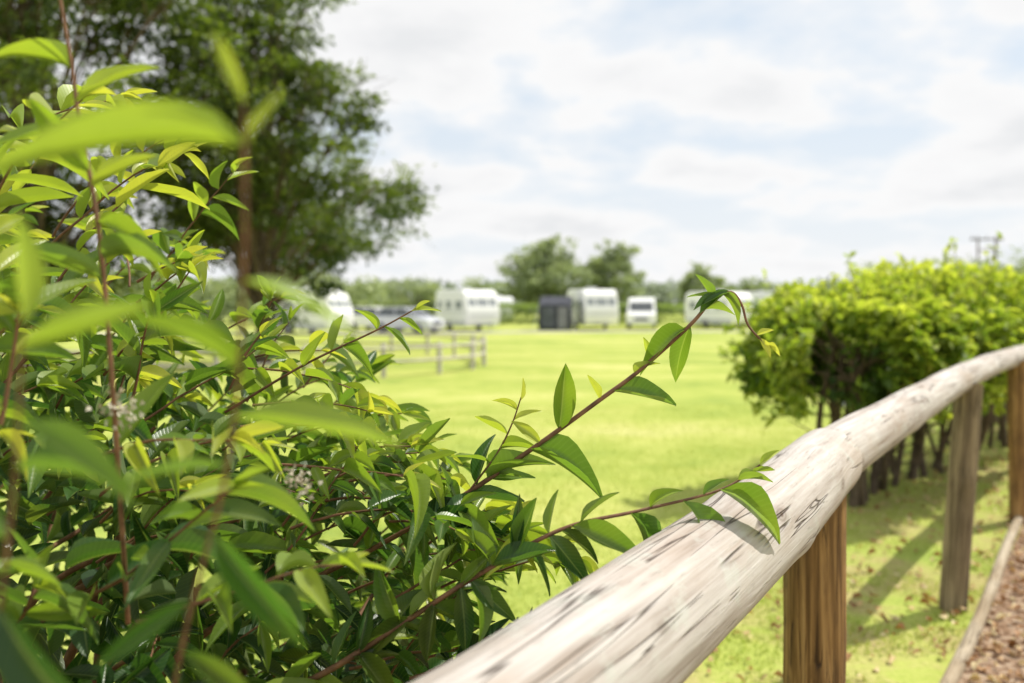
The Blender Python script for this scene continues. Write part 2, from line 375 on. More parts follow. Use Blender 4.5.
# ------------------------------------------------------------------ cotoneaster shrub
shrub=empty('cotoneaster_shrub',(0,0,0))
LV=Leaves(); ST=Tubes()
def rv(s): return Vector((random.gauss(0,s),random.gauss(0,s),random.gauss(0,s)))
def add_leaf(p,d,L,r,n=None,W=None):
    n=n or (Vector((0,-.25,1))+rv(.38))
    LV.add(p,d,n,L,W or L*random.uniform(.20,.33),r)
def zcap(x):
    if x<-.46: return 9
    if x<-.34: return 1.36-(x+.46)*1.0
    return 1.24-(x+.34)*.70
def envelope(p,slack=0):   # outer silhouette of the bush
    if p.z>zcap(p.x)+slack: return False
    if p.x>.10+slack: return False
    if p.y<.48: return False
    return True
def shoot(p,d,length,r0=.0022,young=0.,leafL=.075,droop=.05,skipfirst=.1,step=.019):
    p=Vector(p);d=Vector(d).normalized();pts=[p.copy()];n=int(length/step);side=random.choice((-1,1))
    for i in range(n):
        d=(d+rv(.07)+Vector((0,0,-droop*(i/n+.3)))).normalized()
        q=p+d*step
        if not envelope(q): break
        p=q; pts.append(p.copy())
        t=i/n
        if t>skipfirst:
            side=-side
            if random.random()<.06: continue
            per=d.cross(Vector((0,0,1))+rv(.3)).normalized()*side
            ld=(d*random.uniform(.35,.8)+per*random.uniform(.5,.9)+Vector((0,0,random.uniform(-.5,.35)))).normalized()
            k=1-.55*max(0,(t-.7)/.3)
            base=young+random.gauss(.14,.15)+.55*max(0,t-.5)
            add_leaf(p,ld,leafL*random.uniform(.65,1.2)*k,min(1,max(0,base)))
    if len(pts)<3: return
    add_leaf(p,d+rv(.2),leafL*.6,min(1,young+.5))
    add_leaf(p,d+rv(.5),leafL*.4,min(1,young+.6))
    ST.add(pts,[r0*(1-.65*i/len(pts)) for i in range(len(pts))],5)

C=Vector((-1.0,1.24,.60)); R=Vector((1.0,.86,.93))
cnt=0
while cnt<560:
    u=Vector((random.uniform(-1,1),random.uniform(-1,1),random.uniform(-.55,1)))
    if u.length>1 or u.length<.35: continue
    k=random.uniform(.62,.95); u=u.normalized()*k
    if u.x<-.6 : continue
    p=C+Vector((u.x*R.x,u.y*R.y,u.z*R.z))
    if p.z<.12 or not envelope(p,.02): continue
    d=(Vector((u.x,u.y*.8,u.z))+Vector((.45,-.05,.40))+rv(.38))
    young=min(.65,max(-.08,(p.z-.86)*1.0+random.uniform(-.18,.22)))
    big=1.0+.25*(p.z<1.0)*random.random()
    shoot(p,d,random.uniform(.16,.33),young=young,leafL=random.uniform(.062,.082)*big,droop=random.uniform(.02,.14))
    cnt+=1
n=4200
U=rng.normal(size=(n,3));U/=np.linalg.norm(U,axis=1,keepdims=True);U*= (rng.uniform(.5,.9,n))[:,None]
P=np.array(C)+U*np.array(R); zc=np.array([zcap(t) for t in P[:,0]])
kk=(P[:,2]>.1)&(U[:,0]>-.6)&(P[:,2]<zc-.06)&(P[:,1]>.5); P=P[kk];U=U[kk];n=len(P)
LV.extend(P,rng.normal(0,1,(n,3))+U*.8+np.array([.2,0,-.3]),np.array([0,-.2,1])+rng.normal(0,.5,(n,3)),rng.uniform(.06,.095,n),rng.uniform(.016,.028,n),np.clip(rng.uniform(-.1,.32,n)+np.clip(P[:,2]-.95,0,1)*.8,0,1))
for i in range(26):
    b=Vector((-.95+random.uniform(-.25,.25),1.3+random.uniform(-.25,.25),0))
    e=C+Vector((random.uniform(-.5,.8)*R.x,random.uniform(-.7,.7)*R.y,random.uniform(.2,.55)*R.z))
    m1=b.lerp(e,.5)+Vector((0,0,.2))+rv(.05)
    c=catmull([b,m1,e],8); ST.add(c,[.010-.007*j/len(c) for j in range(len(c))],7)

def key_branch(pts,r0,r1,leaves,auto=None,young=.3,wr=.30):
    c=catmull(pts,8); nC=len(c)
    ST.add(c,[r0+(r1-r0)*i/nC for i in range(nC)],8)
    for t,d,rr_,nm in leaves:
        i=min(int(t*8),nC-1); dv=Vector(d); add_leaf(c[i],dv,dv.length,rr_,Vector(nm) if nm else None,W=dv.length*wr)
    if auto:
        a,b,st=auto; t=a;sd=1
        while t<b:
            i=min(int(t*8),nC-2); d=(c[i+1]-c[i]).normalized(); sd=-sd
            per=d.cross(Vector((0,-1,.2))).normalized()*sd
            ld=d*random.uniform(.4,.8)+per*random.uniform(.4,.9)+rv(.25)
            L=random.uniform(.05,.085); add_leaf(c[i],ld,L,min(1,young+random.uniform(-.25,.35)))
            t+=st*random.uniform(.7,1.3)
A=[(-.70,1.32,.68),(-.521,1.3,.794),(-.270,1.2,.917),(-.097,1.15,1.021),(.024,1.13,1.105),(.1155,1.12,1.173),(.168,1.12,1.212),(.2337,1.12,1.271),(.2626,1.12,1.304),(.286,1.115,1.314),(.299,1.11,1.297),(.306,1.105,1.271),(.328,1.1,1.245)]
key_branch(A,.0042,.0012,[
 (4.45,(.010,0,.088),.52,(.1,-1,.1)),
 (6.9,(-.062,-.02,-.036),.5,(0,-.7,.7)),
 (7.0,(-.030,.01,-.074),.5,(-.5,-1,.1)),
 (5.35,(.088,.01,-.012),.40,(0,-.6,.8)),
 (4.05,(.103,-.02,-.036),.45,(0,-.5,.9)),
 (4.2,(-.035,-.01,.03),.85,(0,-.7,.5)),
 (5.0,(-.02,0,.03),.9,None),(5.9,(.02,0,.025),.8,None),(6.3,(-.012,0,.03),.8,None),
 (8.0,(-.02,-.01,.035),.5,None),(8.5,(.03,-.01,-.03),.55,None),(9.0,(-.05,-.01,-.015),.3,None),
 (8.8,(-.035,0,-.03),.35,None),(7.6,(.035,0,.012),.6,None),(8.2,(-.035,0,.01),.5,None),
 (11.9,(.02,-.005,-.015),1.,None),(12,(.02,0,-.005),1.,None),(11.7,(.015,-.01,-.022),1.,None),(11.5,(.024,.005,.004),.95,None),
 (3.5,(.06,-.02,.05),.5,None),(3.3,(.02,-.02,-.08),.3,(-.4,-1,.1)),(3.0,(-.04,-.02,.075),.6,None),(2.7,(.05,-.02,-.07),.3,None)],
 auto=(1,3.7,.17),young=.42,wr=.34)
# small side shoot rising from the arching branch
key_branch([(-.06,1.14,1.045),(-.02,1.135,1.10),(.0,1.13,1.14),(.012,1.13,1.175)],.0015,.0008,[(2.9,(.006,0,.03),.95,None),(2.5,(-.028,0,.02),.9,None),(2.2,(.034,0,.018),.9,None),(1.7,(-.045,0,.02),.8,None),(1.2,(.05,0,.015),.7,None),(.8,(-.05,0,.02),.6,None),(.5,(.055,-.01,.0),.5,None)],None,wr=.27)
B=[(-.40,.98,.80),(-.2306,.95,.877),(-.1273,.97,.934),(-.048,.98,.982),(.056,1.0,1.034),(.153,1.02,1.052),(.256,1.05,1.070),(.311,1.07,1.097)]
key_branch(B,.0042,.0010,[
 (6.0,(.088,-.01,-.052),.48,(.2,-.7,.7)),
 (5.5,(.078,-.02,-.082),.45,(.3,-.7,.7)),
 (4.2,(.080,-.03,-.040),.48,(.1,-.7,.7)),
 (4.9,(.045,.0,-.06),.3,(.1,-.6,.8)),
 (4.5,(.012,0,-.022),.9,None),
 (5.8,(.03,0,.022),.45,None),(6.4,(.04,0,.012),.6,None),(7.0,(.02,0,.022),.7,None),
 (6.8,(.03,0,-.002),.6,None),(5.2,(.03,0,.03),.6,None),
 (3.1,(.052,-.02,-.042),.3,(.0,-.8,.6)),
 (2.6,(-.008,-.02,-.062),.02,(-.3,-1,.2)),
 (2.2,(-.060,-.02,-.036),.08,(0,-.8,.5)),(2.9,(.012,-.03,-.065),.12,(.1,-1,.3)),
 (3.6,(.03,.01,.06),.45,None),(3.3,(-.03,.01,.05),.5,None),(3.9,(.05,-.02,-.055),.2,(.2,-.8,.5)),
 (2.0,(-.03,0,.07),.4,None),(1.5,(.05,-.02,-.05),.2,None)],auto=(.3,4.3,.17),young=.3,wr=.32)
for (p,d,l,yg) in [((-.22,1.15,1.06),(.8,0,.25),.30,.40),((-.28,1.2,1.02),(.9,-.1,.15),.40,.3),((-.15,1.1,.92),(.8,.05,.3),.30,.2),
    ((-.30,1.05,1.10),(.8,0,.1),.28,.45),((-.2,1.05,.85),(.9,-.05,.1),.28,.1),((-.12,1.2,.96),(.6,0,.4),.22,.45),
    ((-.35,1.1,1.14),(.7,.1,.1),.28,.5),((-.1,1.1,.86),(.7,0,-.05),.22,.1),((-.25,1.3,1.08),(1,0,.05),.30,.4),
    ((-.5,1.2,1.28),(.5,0,.6),.28,.6),((-.6,1.1,1.3),(.4,0,.7),.28,.55),((-.45,1.3,1.2),(.9,.1,.0),.32,.5),
    ((-.42,.8,1.15),(.7,-.1,.3),.22,.5),((-.5,.75,1.2),(.5,-.2,.6),.22,.5),((-.33,.75,1.02),(.8,0,.25),.2,.25),((-.3,.8,.9),(.8,0,.1),.22,.0),
    ((-.28,.85,.82),(.7,-.1,-.1),.22,.0),((-.2,1.0,.78),(.9,-.05,.15),.26,.05),((-.1,1.05,.80),(.8,0,.2),.22,.2),((-.15,.95,.74),(.9,0,.2),.2,.05),
    ((-.12,1.0,.86),(.8,0,.25),.22,.15),((-.18,1.25,.98),(.9,0,.2),.3,.35),((-.1,1.2,.9),(.8,0,.3),.25,.3),
    ((-.18,1.2,1.10),(.8,0,.0),.25,.45),((-.08,1.15,1.0),(.7,0,.1),.2,.4),((-.05,1.15,.93),(.7,0,.2),.2,.35),
    ((-.55,1.25,1.30),(.6,0,.35),.30,.6),((-.65,1.2,1.38),(.5,.1,.4),.3,.6),((-.38,1.25,1.15),(.9,0,.05),.3,.5),((-.7,1.3,1.4),(.4,0,.8),.28,.6),
    ((-.5,.8,1.25),(.2,0,.9),.25,.6),((-.6,.95,1.35),(.3,0,.9),.28,.6),((-.42,.7,1.2),(.1,0,.9),.2,.6),((-.75,1.1,1.42),(.4,0,.8),.3,.6)]:
    shoot(p,d,l,young=yg,leafL=.078,droop=.05)
key_branch([(-.36,.80,1.0),(-.335,.72,1.2),(-.338,.70,1.352),(-.355,.70,1.45),(-.362,.70,1.50),(-.375,.69,1.60)],.0024,.0013,[
 (3.3,(.062,-.01,.038),.75,(-.4,-.7,.7)),(2.6,(-.030,-.03,.055),.6,(0,-1,.4)),(2.2,(.055,.0,-.03),.6,None),(2.9,(-.07,-.02,.0),.6,None),
 (2.4,(.05,0,.03),.8,None),(3.9,(-.06,0,.03),.7,None),(4.6,(-.05,0,.05),.7,None),(1.8,(-.06,-.02,.02),.5,None),(1.9,(.06,-.02,.02),.5,None)],None)
key_branch([(-.42,1.25,1.14),(-.30,1.22,1.21),(-.19,1.2,1.262),(-.135,1.2,1.292)],.0022,.0009,[(2.9,(.04,0,.008),.8,None),(2.5,(.035,0,-.02),.6,None),(2.0,(-.02,0,.035),.7,None),(2.2,(.045,-.01,-.03),.5,None),(1.4,(.02,0,.05),.7,None),(1.6,(.05,0,-.03),.5,None),(1.0,(.03,-.02,.045),.7,None),(3,(.02,0,.012),.9,None)],None)
key_branch([(-.26,.60,.90),(-.19,.49,1.10),(-.14,.42,1.22),(-.118,.375,1.31),(-.113,.36,1.385)],.0015,.0008,[
 (3.75,(-.105,-.015,.008),.70,(0,-.35,.9)),(4.0,(-.012,-.005,.028),.8,None),(3.8,(.018,0,.022),.8,None),(2.6,(-.04,-.01,.035),.6,(0,-.5,.9)),
 (3.1,(.050,.03,-.018),.6,(0,-.4,.9)),(2.3,(.078,.03,-.014),.6,(0,-.4,.9)),
 (1.7,(.048,-.01,-.060),.25,(-.3,-.6,.7)),(2.1,(-.05,-.01,.00),.45,None),(1.3,(-.045,-.02,-.03),.25,None),(1.0,(.055,0,-.04),.1,(0,-.7,.7))],None,wr=.2)
key_branch([(-.55,.6,.8),(-.36,.48,.98),(-.27,.43,1.10),(-.235,.40,1.2),(-.215,.375,1.29)],.0016,.0008,[
 (2.6,(.052,-.01,-.082),.02,(-.3,-.9,.6)),(3.6,(.055,.0,-.035),.5,(0,-.4,.9)),(3.3,(.05,.01,.0),.4,(0,-.3,1)),(4,(.01,-.01,.05),.7,None),(3.9,(.06,.0,.015),.65,(0,-.3,1)),
 (1.6,(.03,-.02,-.085),.0,(-.5,-.9,.3)),(2.1,(.055,-.01,-.06),.03,(-.3,-.8,.5)),(1.1,(.07,-.01,-.06),.0,(0,-.7,.6)),(2.9,(-.05,-.02,.03),.3,None)],None,wr=.25)
tl=[leaf_template(8,5,f_,b,.85,pk,sd_) for f_,b,pk,sd_ in ((.22,.10,.45,.1),(.30,.38,.42,-.15),(.15,.22,.48,.2),(.25,-.10,.45,-.1),(.35,.55,.45,.05),(.12,.3,.40,-.25))]
LV.build('leaves',m_leaf,tl,shrub); ST.build('stems',m_stem,shrub)
m_fl=foliage_mat('faded_blossom',[(0,(.35,.28,.18)),(1,(.66,.62,.50))],.2,(1,1,1),.7,.2)
FL=Leaves()
for c_ in ((-.33,.72,1.21),(-.20,.80,1.13)):
    for _ in range(55):
        q=Vector(c_)+rv(.008); FL.add(q,rv(1),rv(1),.006,.005,random.random())
FL.build('faded_blossom',m_fl,[leaf_template(2,3,.3,.3)],shrub)

# ------------------------------------------------------------------ hedge on the right
hedge=empty('beech_hedge')
spine=catmull([(2.05,5.5,0),(2.75,6.15,0),(3.7,7.1,0),(5.2,9.0,0),(8.2,13.0,0)],20)
def htop(i): 
    t=i/20; return 1.24+.20*min(t/1.0,1)+.05*math.sin(t*5)
HL=Leaves(); HT=Tubes()
nS=len(spine)
tries=34000
w1=rng.random(tries)**1.5
for k in range(tries):
    i=min(int(w1[k]*(nS-1)),nS-2); base=spine[i].lerp(spine[i+1],random.random())
    tang=(spine[i+1]-spine[i]).normalized(); per=Vector((tang.y,-tang.x,0))
    top=htop(i); bot=.68+.22*noise.noise(Vector((base.x*2,base.y*2,9))); cz=(top+bot)/2; hz=(top-bot)/2; hw=.56+.1*math.sin(i*.4)
    th=random.uniform(0,2*math.pi); rad=1-abs(random.gauss(0,.22))
    if rad<.1: continue
    nz=noise.noise(Vector((base.x*1.9+math.cos(th),base.y*1.9+math.sin(th)*1.2,3.3)))
    n2_=noise.noise(Vector((base.x*4.2,base.y*4.2,math.sin(th)*3.4+math.cos(th)*2.6)))
    if n2_<-.08 and rad>.45: continue
    rad*=1+.42*nz+.38*n2_
    cs,sn=math.cos(th),math.sin(th)
    if sn<0 and random.random()<.4: continue
    cs=math.copysign(abs(cs)**.7,cs)
    p=Vector((base.x,base.y,cz+gz(base.y)))+per*(cs*hw*rad)+Vector((0,0,sn*hz*rad))
    if i<2: p+=tang*(-.42*random.random()*math.sqrt(max(0,1-min(rad,1)**2*.6)))
    out=(per*cs+Vector((0,0,sn*.8)))
    d=out+Vector((random.gauss(0,.6),random.gauss(0,.6),random.gauss(0,.4)-.05))
    nn_=out*.3+Vector((0,0,1.1))+rv(.35)
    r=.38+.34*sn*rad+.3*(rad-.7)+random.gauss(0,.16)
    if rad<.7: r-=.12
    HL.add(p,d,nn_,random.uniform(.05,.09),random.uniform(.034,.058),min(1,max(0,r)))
def sprig(p,d,L,yl,yh,s=(.035,.06)):
    pts=[p+d*L*q/6+rv(.006) for q in range(7)]; HT.add(pts,[.004-.0004*q for q in range(7)],4)
    for q in range(1,7):
        for _ in range(2): HL.add(pts[q],d*.6+rv(.7),Vector((0,0,1))+rv(.4),random.uniform(*s),random.uniform(s[0]*.6,s[1]*.6),min(1,random.uniform(yl,yh)))
for k in range(260):
    i=int(random.random()**1.3*(nS*.75)); base=spine[i]; tang=(spine[i+1]-spine[i]).normalized(); per=Vector((tang.y,-tang.x,0))
    p=Vector((base.x,base.y,htop(i)-.14+gz(base.y)))+per*random.uniform(-.5,.5)+tang*random.uniform(-.1,.1)
    L=random.uniform(.10,.28) if random.random()<.94 else random.uniform(.38,.5); d=Vector((random.gauss(0,.45),random.gauss(0,.45),1)).normalized()
    sprig(p,d,L,.6,1,(.04,.07))
for k in range(320):
    i=int(random.random()**1.3*(nS*.5)); base=spine[i]; tang=(spine[i+1]-spine[i]).normalized(); per=Vector((tang.y,-tang.x,0))*random.choice((-1,1))
    if i<6 and random.random()<.5: per=-tang
    p=Vector((base.x,base.y,random.uniform(.62,1.2)))+per*.42
    sprig(p,(per+Vector((0,0,random.uniform(-.3,.5)))+rv(.3)).normalized(),random.uniform(.12,.32),.4,.95,(.05,.085))
for i in range(1,nS-1,3):
    for _ in range(2):
        b=spine[i]+rv(.10); b.z=gz(b.y)-.02
        e=b+Vector((random.gauss(.05,.15),random.gauss(.05,.15),random.uniform(.8,1.05)))
        m1=b.lerp(e,.5)+rv(.07)
        c=catmull([b,m1,e],5); r=random.uniform(.014,.036); HT.add(c,[r*(1-.5*j/len(c)) for j in range(len(c))],7)
        for _ in range(7):
            j=random.randint(4,len(c)-1); q=c[j]; e2=q+Vector((random.gauss(0,.22),random.gauss(0,.22),random.uniform(.15,.4)))
            HT.add([q,q.lerp(e2,.5)+rv(.03),e2],[.009,.006,.003],5)
tm=[leaf_template(3,3,.25,.15,.8,.5),leaf_template(3,3,.15,.4,.8,.5),leaf_template(3,3,.3,-.1,.8,.5)]
HL.build('leaves',m_hedge,tm,hedge); HT.build('stems',m_twig,hedge)

# ------------------------------------------------------------------ trees
t_rh=(np.array([(0,0,0),(.5,.45,.12),(0,1,-.1),(-.5,.45,.12),(0,.5,0)]),np.array([(0,1,2,4),(0,4,2,3)]),np.array([(0,0,0)]*5))
def make_tree(name,loc,R,cz,trunk_h,nclump,nleaf,lsize,mat,seed,trunk_r=.2,clump_r=(.5,1.1)):
    r_=random.Random(seed); g=np.random.default_rng(seed); root=empty(name,loc); T=Tubes(); L=Leaves()
    top=Vector((r_.gauss(0,.2),r_.gauss(0,.2),cz+R[2]*.55))
    tr=catmull([(0,0,-.1),(r_.gauss(0,.1),r_.gauss(0,.1),trunk_h*.5),(r_.gauss(0,.15),0,trunk_h),top],6)
    T.add(tr,[trunk_r*(1-.85*(i/len(tr))) for i in range(len(tr))],10)
    for k in range(nclump):
        for _ in range(50):
            u=Vector((r_.uniform(-1,1),r_.uniform(-1,1),r_.uniform(-1,1)))
            if .3<u.length<1: break
        u=u.normalized()*r_.uniform(.5,1.0)
        wz=1-.25*max(u.z,0)
        c=Vector((u.x*R[0]*wz,u.y*R[1]*wz,cz+u.z*R[2]))
        cr=r_.uniform(*clump_r)
        s=tr[min(len(tr)-1,int(len(tr)*min(.95,max(.3,(c.z-.8)/(top.z+.1)*.85))))]
        md=s.lerp(c,.5)+Vector((0,0,.15*R[2]*r_.random()*.5))
        lb=catmull([s,md,c],4); lr=trunk_r*r_.uniform(.12,.28)
        T.add(lb,[lr*(1-.8*i/len(lb)) for i in range(len(lb))],5)
        for _ in range(5):
            e=c+Vector((r_.gauss(0,1),r_.gauss(0,1),r_.gauss(0,.8)))*cr*.8
            T.add([c.lerp(s,.15),c.lerp(e,.5)+Vector((0,0,.05)),e],[lr*.35,lr*.2,lr*.08],4)
        ns=7; sc=g.normal(0,.55,(ns,3))*cr*np.array([1,1,.7])
        n=int(nleaf*(cr/clump_r[1])**1.5)+10
        idx=g.integers(0,ns,n)
        off=sc[idx]+g.normal(0,.24,(n,3))*cr*np.array([1.1,1.1,.55])
        P=np.array(c)+off
        D=off+g.normal(0,.5,(n,3))*cr+np.array([0,0,-.25*cr]); NN=np.array([0,0,1])+g.normal(0,.6,(n,3))
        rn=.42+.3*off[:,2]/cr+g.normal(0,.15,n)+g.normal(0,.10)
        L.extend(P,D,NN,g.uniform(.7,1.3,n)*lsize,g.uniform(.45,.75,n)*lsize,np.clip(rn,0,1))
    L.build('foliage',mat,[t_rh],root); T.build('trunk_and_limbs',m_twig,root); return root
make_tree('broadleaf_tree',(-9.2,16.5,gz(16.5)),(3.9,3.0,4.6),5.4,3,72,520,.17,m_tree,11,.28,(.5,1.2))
make_tree('broadleaf_tree',(-5.7,19.5,gz(19.5)),(2.7,2.2,4.3),5.3,2.4,64,520,.16,m_tree,23,.22,(.45,.95))
make_tree('broadleaf_tree',(-7.6,27,gz(27)),(4.1,2.5,2.2),4.6,2.2,38,440,.2,m_tree,31,.2,(.6,1.1))
make_tree('broadleaf_tree',(-13.5,17,gz(17)),(4.0,3.2,3.4),3.4,2,36,480,.19,m_tree,37,.24,(.7,1.2))
def ft(x,d,hgt,wid,seed,mat=m_ftree,n=30,nl=170,ls=.45):
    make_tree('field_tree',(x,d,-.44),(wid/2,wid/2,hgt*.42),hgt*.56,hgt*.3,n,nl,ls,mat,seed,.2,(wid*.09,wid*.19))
ft(3.2,82,8.0,8.0,51,n=48,nl=210,ls=.42)
ft(10.0,84,7.6,5.6,52,n=40,nl=200,ls=.42)
ft(19.0,86,5.8,4.6,53,n=28,ls=.42)
ft(24.8,88,4.0,2.0,54,n=14)
ft(-7.5,66,3.6,5.0,55,n=22,ls=.3)
ft(-18.5,64,5.0,5.0,56,n=22,ls=.3)
ft(66,112,8.0,17,57,n=34,ls=.6)
ft(52,118,6,11,58,n=24,ls=.6)
ft(-4,100,4,7,59,n=20)
ft(30,100,4.4,8,60,n=20)

def band(name,path,h,depth,n,ls,mat,var=.3,seed=3,clip=False):
    g=np.random.default_rng(seed); k=len(path)-1
    t=g.random(n)*k; i=np.minimum(t.astype(int),k-1); f=(t-i)[:,None]; pa=np.array(path,float)
    b=pa[i]*(1-f)+pa[i+1]*f
    hh=h*np.array([1+var*noise.noise(Vector((x*.12,y*.1,seed)))+var*.6*noise.noise(Vector((x*.5,y*.3,seed))) for x,y in b])
    th=g.random(n)*math.pi
    s=g.uniform(.8,1.0,n)
    if clip:
        u=g.random(n); z=np.where(u<.5,hh*g.random(n),hh*g.uniform(.94,1.02,n)); oy=np.where(u<.5,-depth/2,g.uniform(-.5,.5,n)*depth)+g.normal(0,.05,n)
    else:
        z=hh*np.abs(np.sin(th))*s; oy=depth*.5*np.cos(th)*s
    P=np.column_stack([b[:,0]+g.normal(0,.3,n),b[:,1]+oy,z-.47])
    L=Leaves(); L.extend(P,g.normal(0,1,(n,3)),np.array([0,-.4,1])+g.normal(0,.5,(n,3)),g.uniform(.7,1.3,n)*ls,g.uniform(.5,.8,n)*ls,np.clip(.3+.4*z/hh+g.normal(0,.15,n),0,1))
    L.build(name,mat,[t_rh])
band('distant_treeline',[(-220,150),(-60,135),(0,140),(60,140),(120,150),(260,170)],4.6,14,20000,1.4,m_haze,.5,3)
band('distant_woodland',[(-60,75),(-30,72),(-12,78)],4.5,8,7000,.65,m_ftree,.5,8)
band('clipped_hedge',[(-5,70),(6,71),(12,70),(30,68)],1.55,1.4,11000,.23,m_clip,.05,5,True)
band('field_hedge',[(14,64),(22,61),(40,56),(60,50)],1.5,2.0,11000,.25,m_clip,.3,6)

# ------------------------------------------------------------------ built objects
m_white=simple_mat('caravan_white_panel',(.90,.90,.89),.3,.5,.02,1)
m_cream=simple_mat('caravan_grey_trim',(.58,.59,.60),.4,.5,.05,1)
m_glass=simple_mat('sky_reflecting_window',(.30,.32,.34),.08,.9,.15,1)  # sky reflection put into the glass as a lighter grey-blue colour
m_dark=simple_mat('windscreen_glass',(.08,.09,.10),.06,.9,.1,1)
m_rub=simple_mat('tyre_rubber',(.02,.02,.02),.8,.3,.1,5)
m_silver=simple_mat('silver_car_paint',(.62,.64,.68),.25,.7,.04,1,.2)
m_metal=simple_mat('galvanised_steel',(.4,.4,.4),.4,.5,.1,5,.8)
m_awn=simple_mat('awning_fabric_charcoal',(.055,.058,.072),.8,.2,.2,2)
m_awn2=simple_mat('awning_fabric_grey',(.22,.22,.24),.8,.2,.2,2)
m_red=simple_mat('tail_light_red',(.5,.03,.02),.3,.5,.05,2)
m_lamp=simple_mat('headlamp_glass',(.7,.7,.7),.1,.8,.02,2)
def prism(name,prof,x0,x1,mat,parent,bevel=.05,taper=None):
    n=len(prof); V=[]
    for x in (x0,x1):
        for y,z in prof:
            xx=x*(taper(z) if taper else 1); V.append((xx,y,z))
    F=[tuple(range(n))[::-1],tuple(range(n,2*n))]+[(i,(i+1)%n,n+(i+1)%n,n+i) for i in range(n)]
    me=bpy.data.meshes.new(name); me.from_pydata(V,[],F); me.materials.append(mat)
    bm=bmesh.new(); bm.from_mesh(me); bmesh.ops.recalc_face_normals(bm,faces=bm.faces); bm.to_mesh(me); bm.free()
    o=bpy.data.objects.new(name,me); col.objects.link(o); o.parent=parent
    if bevel:
        b=o.modifiers.new('bevel','BEVEL'); b.width=bevel; b.segments=3; b.limit_method='ANGLE'; b.angle_limit=.3
    return o
def box(name,c,s,mat,parent,rx=0,bevel=.02,rz=0):
    x,y,z=s[0]/2,s[1]/2,s[2]/2
    o=prism(name,[(-y,-z),(y,-z),(y,z),(-y,z)],-x,x,mat,parent,bevel); o.location=c; o.rotation_euler=(rx,0,rz); return o
def wheel(name,c,r,w_,parent):
    T=Tubes(); x,y,z=c
    T.add([(x-w_/2,y,z),(x-w_/2+.001,y,z),(x-w_/2+.03,y,z),(x+w_/2-.03,y,z),(x+w_/2-.001,y,z),(x+w_/2,y,z)],[.01,r*.9,r,r,r*.9,.01],20); T.build(name,m_rub,parent)
    T=Tubes(); T.add([(x-w_/2-.012,y,z),(x-w_/2-.010,y,z),(x+w_/2+.010,y,z),(x+w_/2+.012,y,z)],[.01,r*.58,r*.58,.01],14); T.build(name+'_hub',m_metal,parent)
def caravan(loc,rz,ln=5.2,h=2.6,trim=m_cream):
    p=empty('touring_caravan',loc,rz); f=-ln/2; b=ln/2; k=h/2.6
    prism('body',[(f+.12,.36),(f,.8*k),(f+.05,1.35*k),(f+.42,2.28*k),(f+.85,2.55*k),(b-.5,2.6*k),(b-.1,2.42*k),(b,1.5*k),(b-.03,.38)],-1.12,1.12,m_white,p,.07)
    prism('skirt_trim',[(f+.3,.30),(f+.3,.62),(b-.3,.62),(b-.3,.30)],-1.128,1.128,trim,p,.02)
    ry=math.atan2(.37,.93*k); 
    for i,(cx_,ww) in enumerate(((-.70,.50),(0,.72),(.70,.50))):
        box('front_window_%d'%(i+1),(cx_,f+.215,1.76*k),(ww,.03,.50*k),m_glass,p,rx=-ry,bevel=.012)
    box('gas_locker_line',(0,f+.0,1.1*k),(1.7,.03,.03),trim,p)
    box('front_stripe',(0,f+.005,.95*k),(2.0,.02,.08),trim,p)
    for s in (-1,1):
        for i,(yy_,ll) in enumerate(((f+1.25,.95),(f+2.8,.8),(b-.8,.6))):
            box('side_window_%s%d'%('l' if s<0 else 'r',i+1),(s*1.125,yy_,1.62*k),(.03,ll,.5),m_glass,p,bevel=.01)
        box('side_stripe_%d'%(s+1),(s*1.124,0,1.2*k),(.02,ln-.9,.09),trim,p,bevel=.005)
        wheel('wheel_%d'%(s+1),(s*1.03,.35,.32),.32,.2,p)
        box('marker_lamp_%d'%(s+1),(s*1.0,b+.0,.9),(.16,.04,.4),m_red,p)
    box('door',(1.126,b-1.7,1.3*k),(.03,.62,1.75*k),m_white,p,bevel=.01)
    box('rear_window',(0,b-.04,1.75*k),(1.3,.05,.55),m_glass,p,rx=.1)
    box('roof_light',(0,.2,h+.05),(.6,.6,.12),m_cream,p,bevel=.04); box('roof_vent',(.3,1.4*ln/5.2,h+.04),(.35,.35,.1),m_cream,p,bevel=.03)
    T=Tubes(); T.add([(-.5,f+.1,.42),(0,f-1.1,.42)],[.04,.04],6); T.add([(.5,f+.1,.42),(0,f-1.1,.42)],[.04,.04],6); T.add([(0,f-.95,.02),(0,f-.95,.6)],[.03,.03],6)
    T.build('drawbar',m_metal,p); return p
g=-.44
caravan((5.35,57.2,g),math.radians(10),5.0,2.68)
caravan((-2.9,54.5,g),math.radians(28),5.0,2.62)
caravan((-1.2,76,g),math.radians(5),5,2.3)
caravan((14.6,60,g),math.radians(35),4.6,2.55)
caravan((20.0,64,g),math.radians(60),5.2,2.6)
caravan((-11.6,48,g),math.radians(65),5.0,2.5)
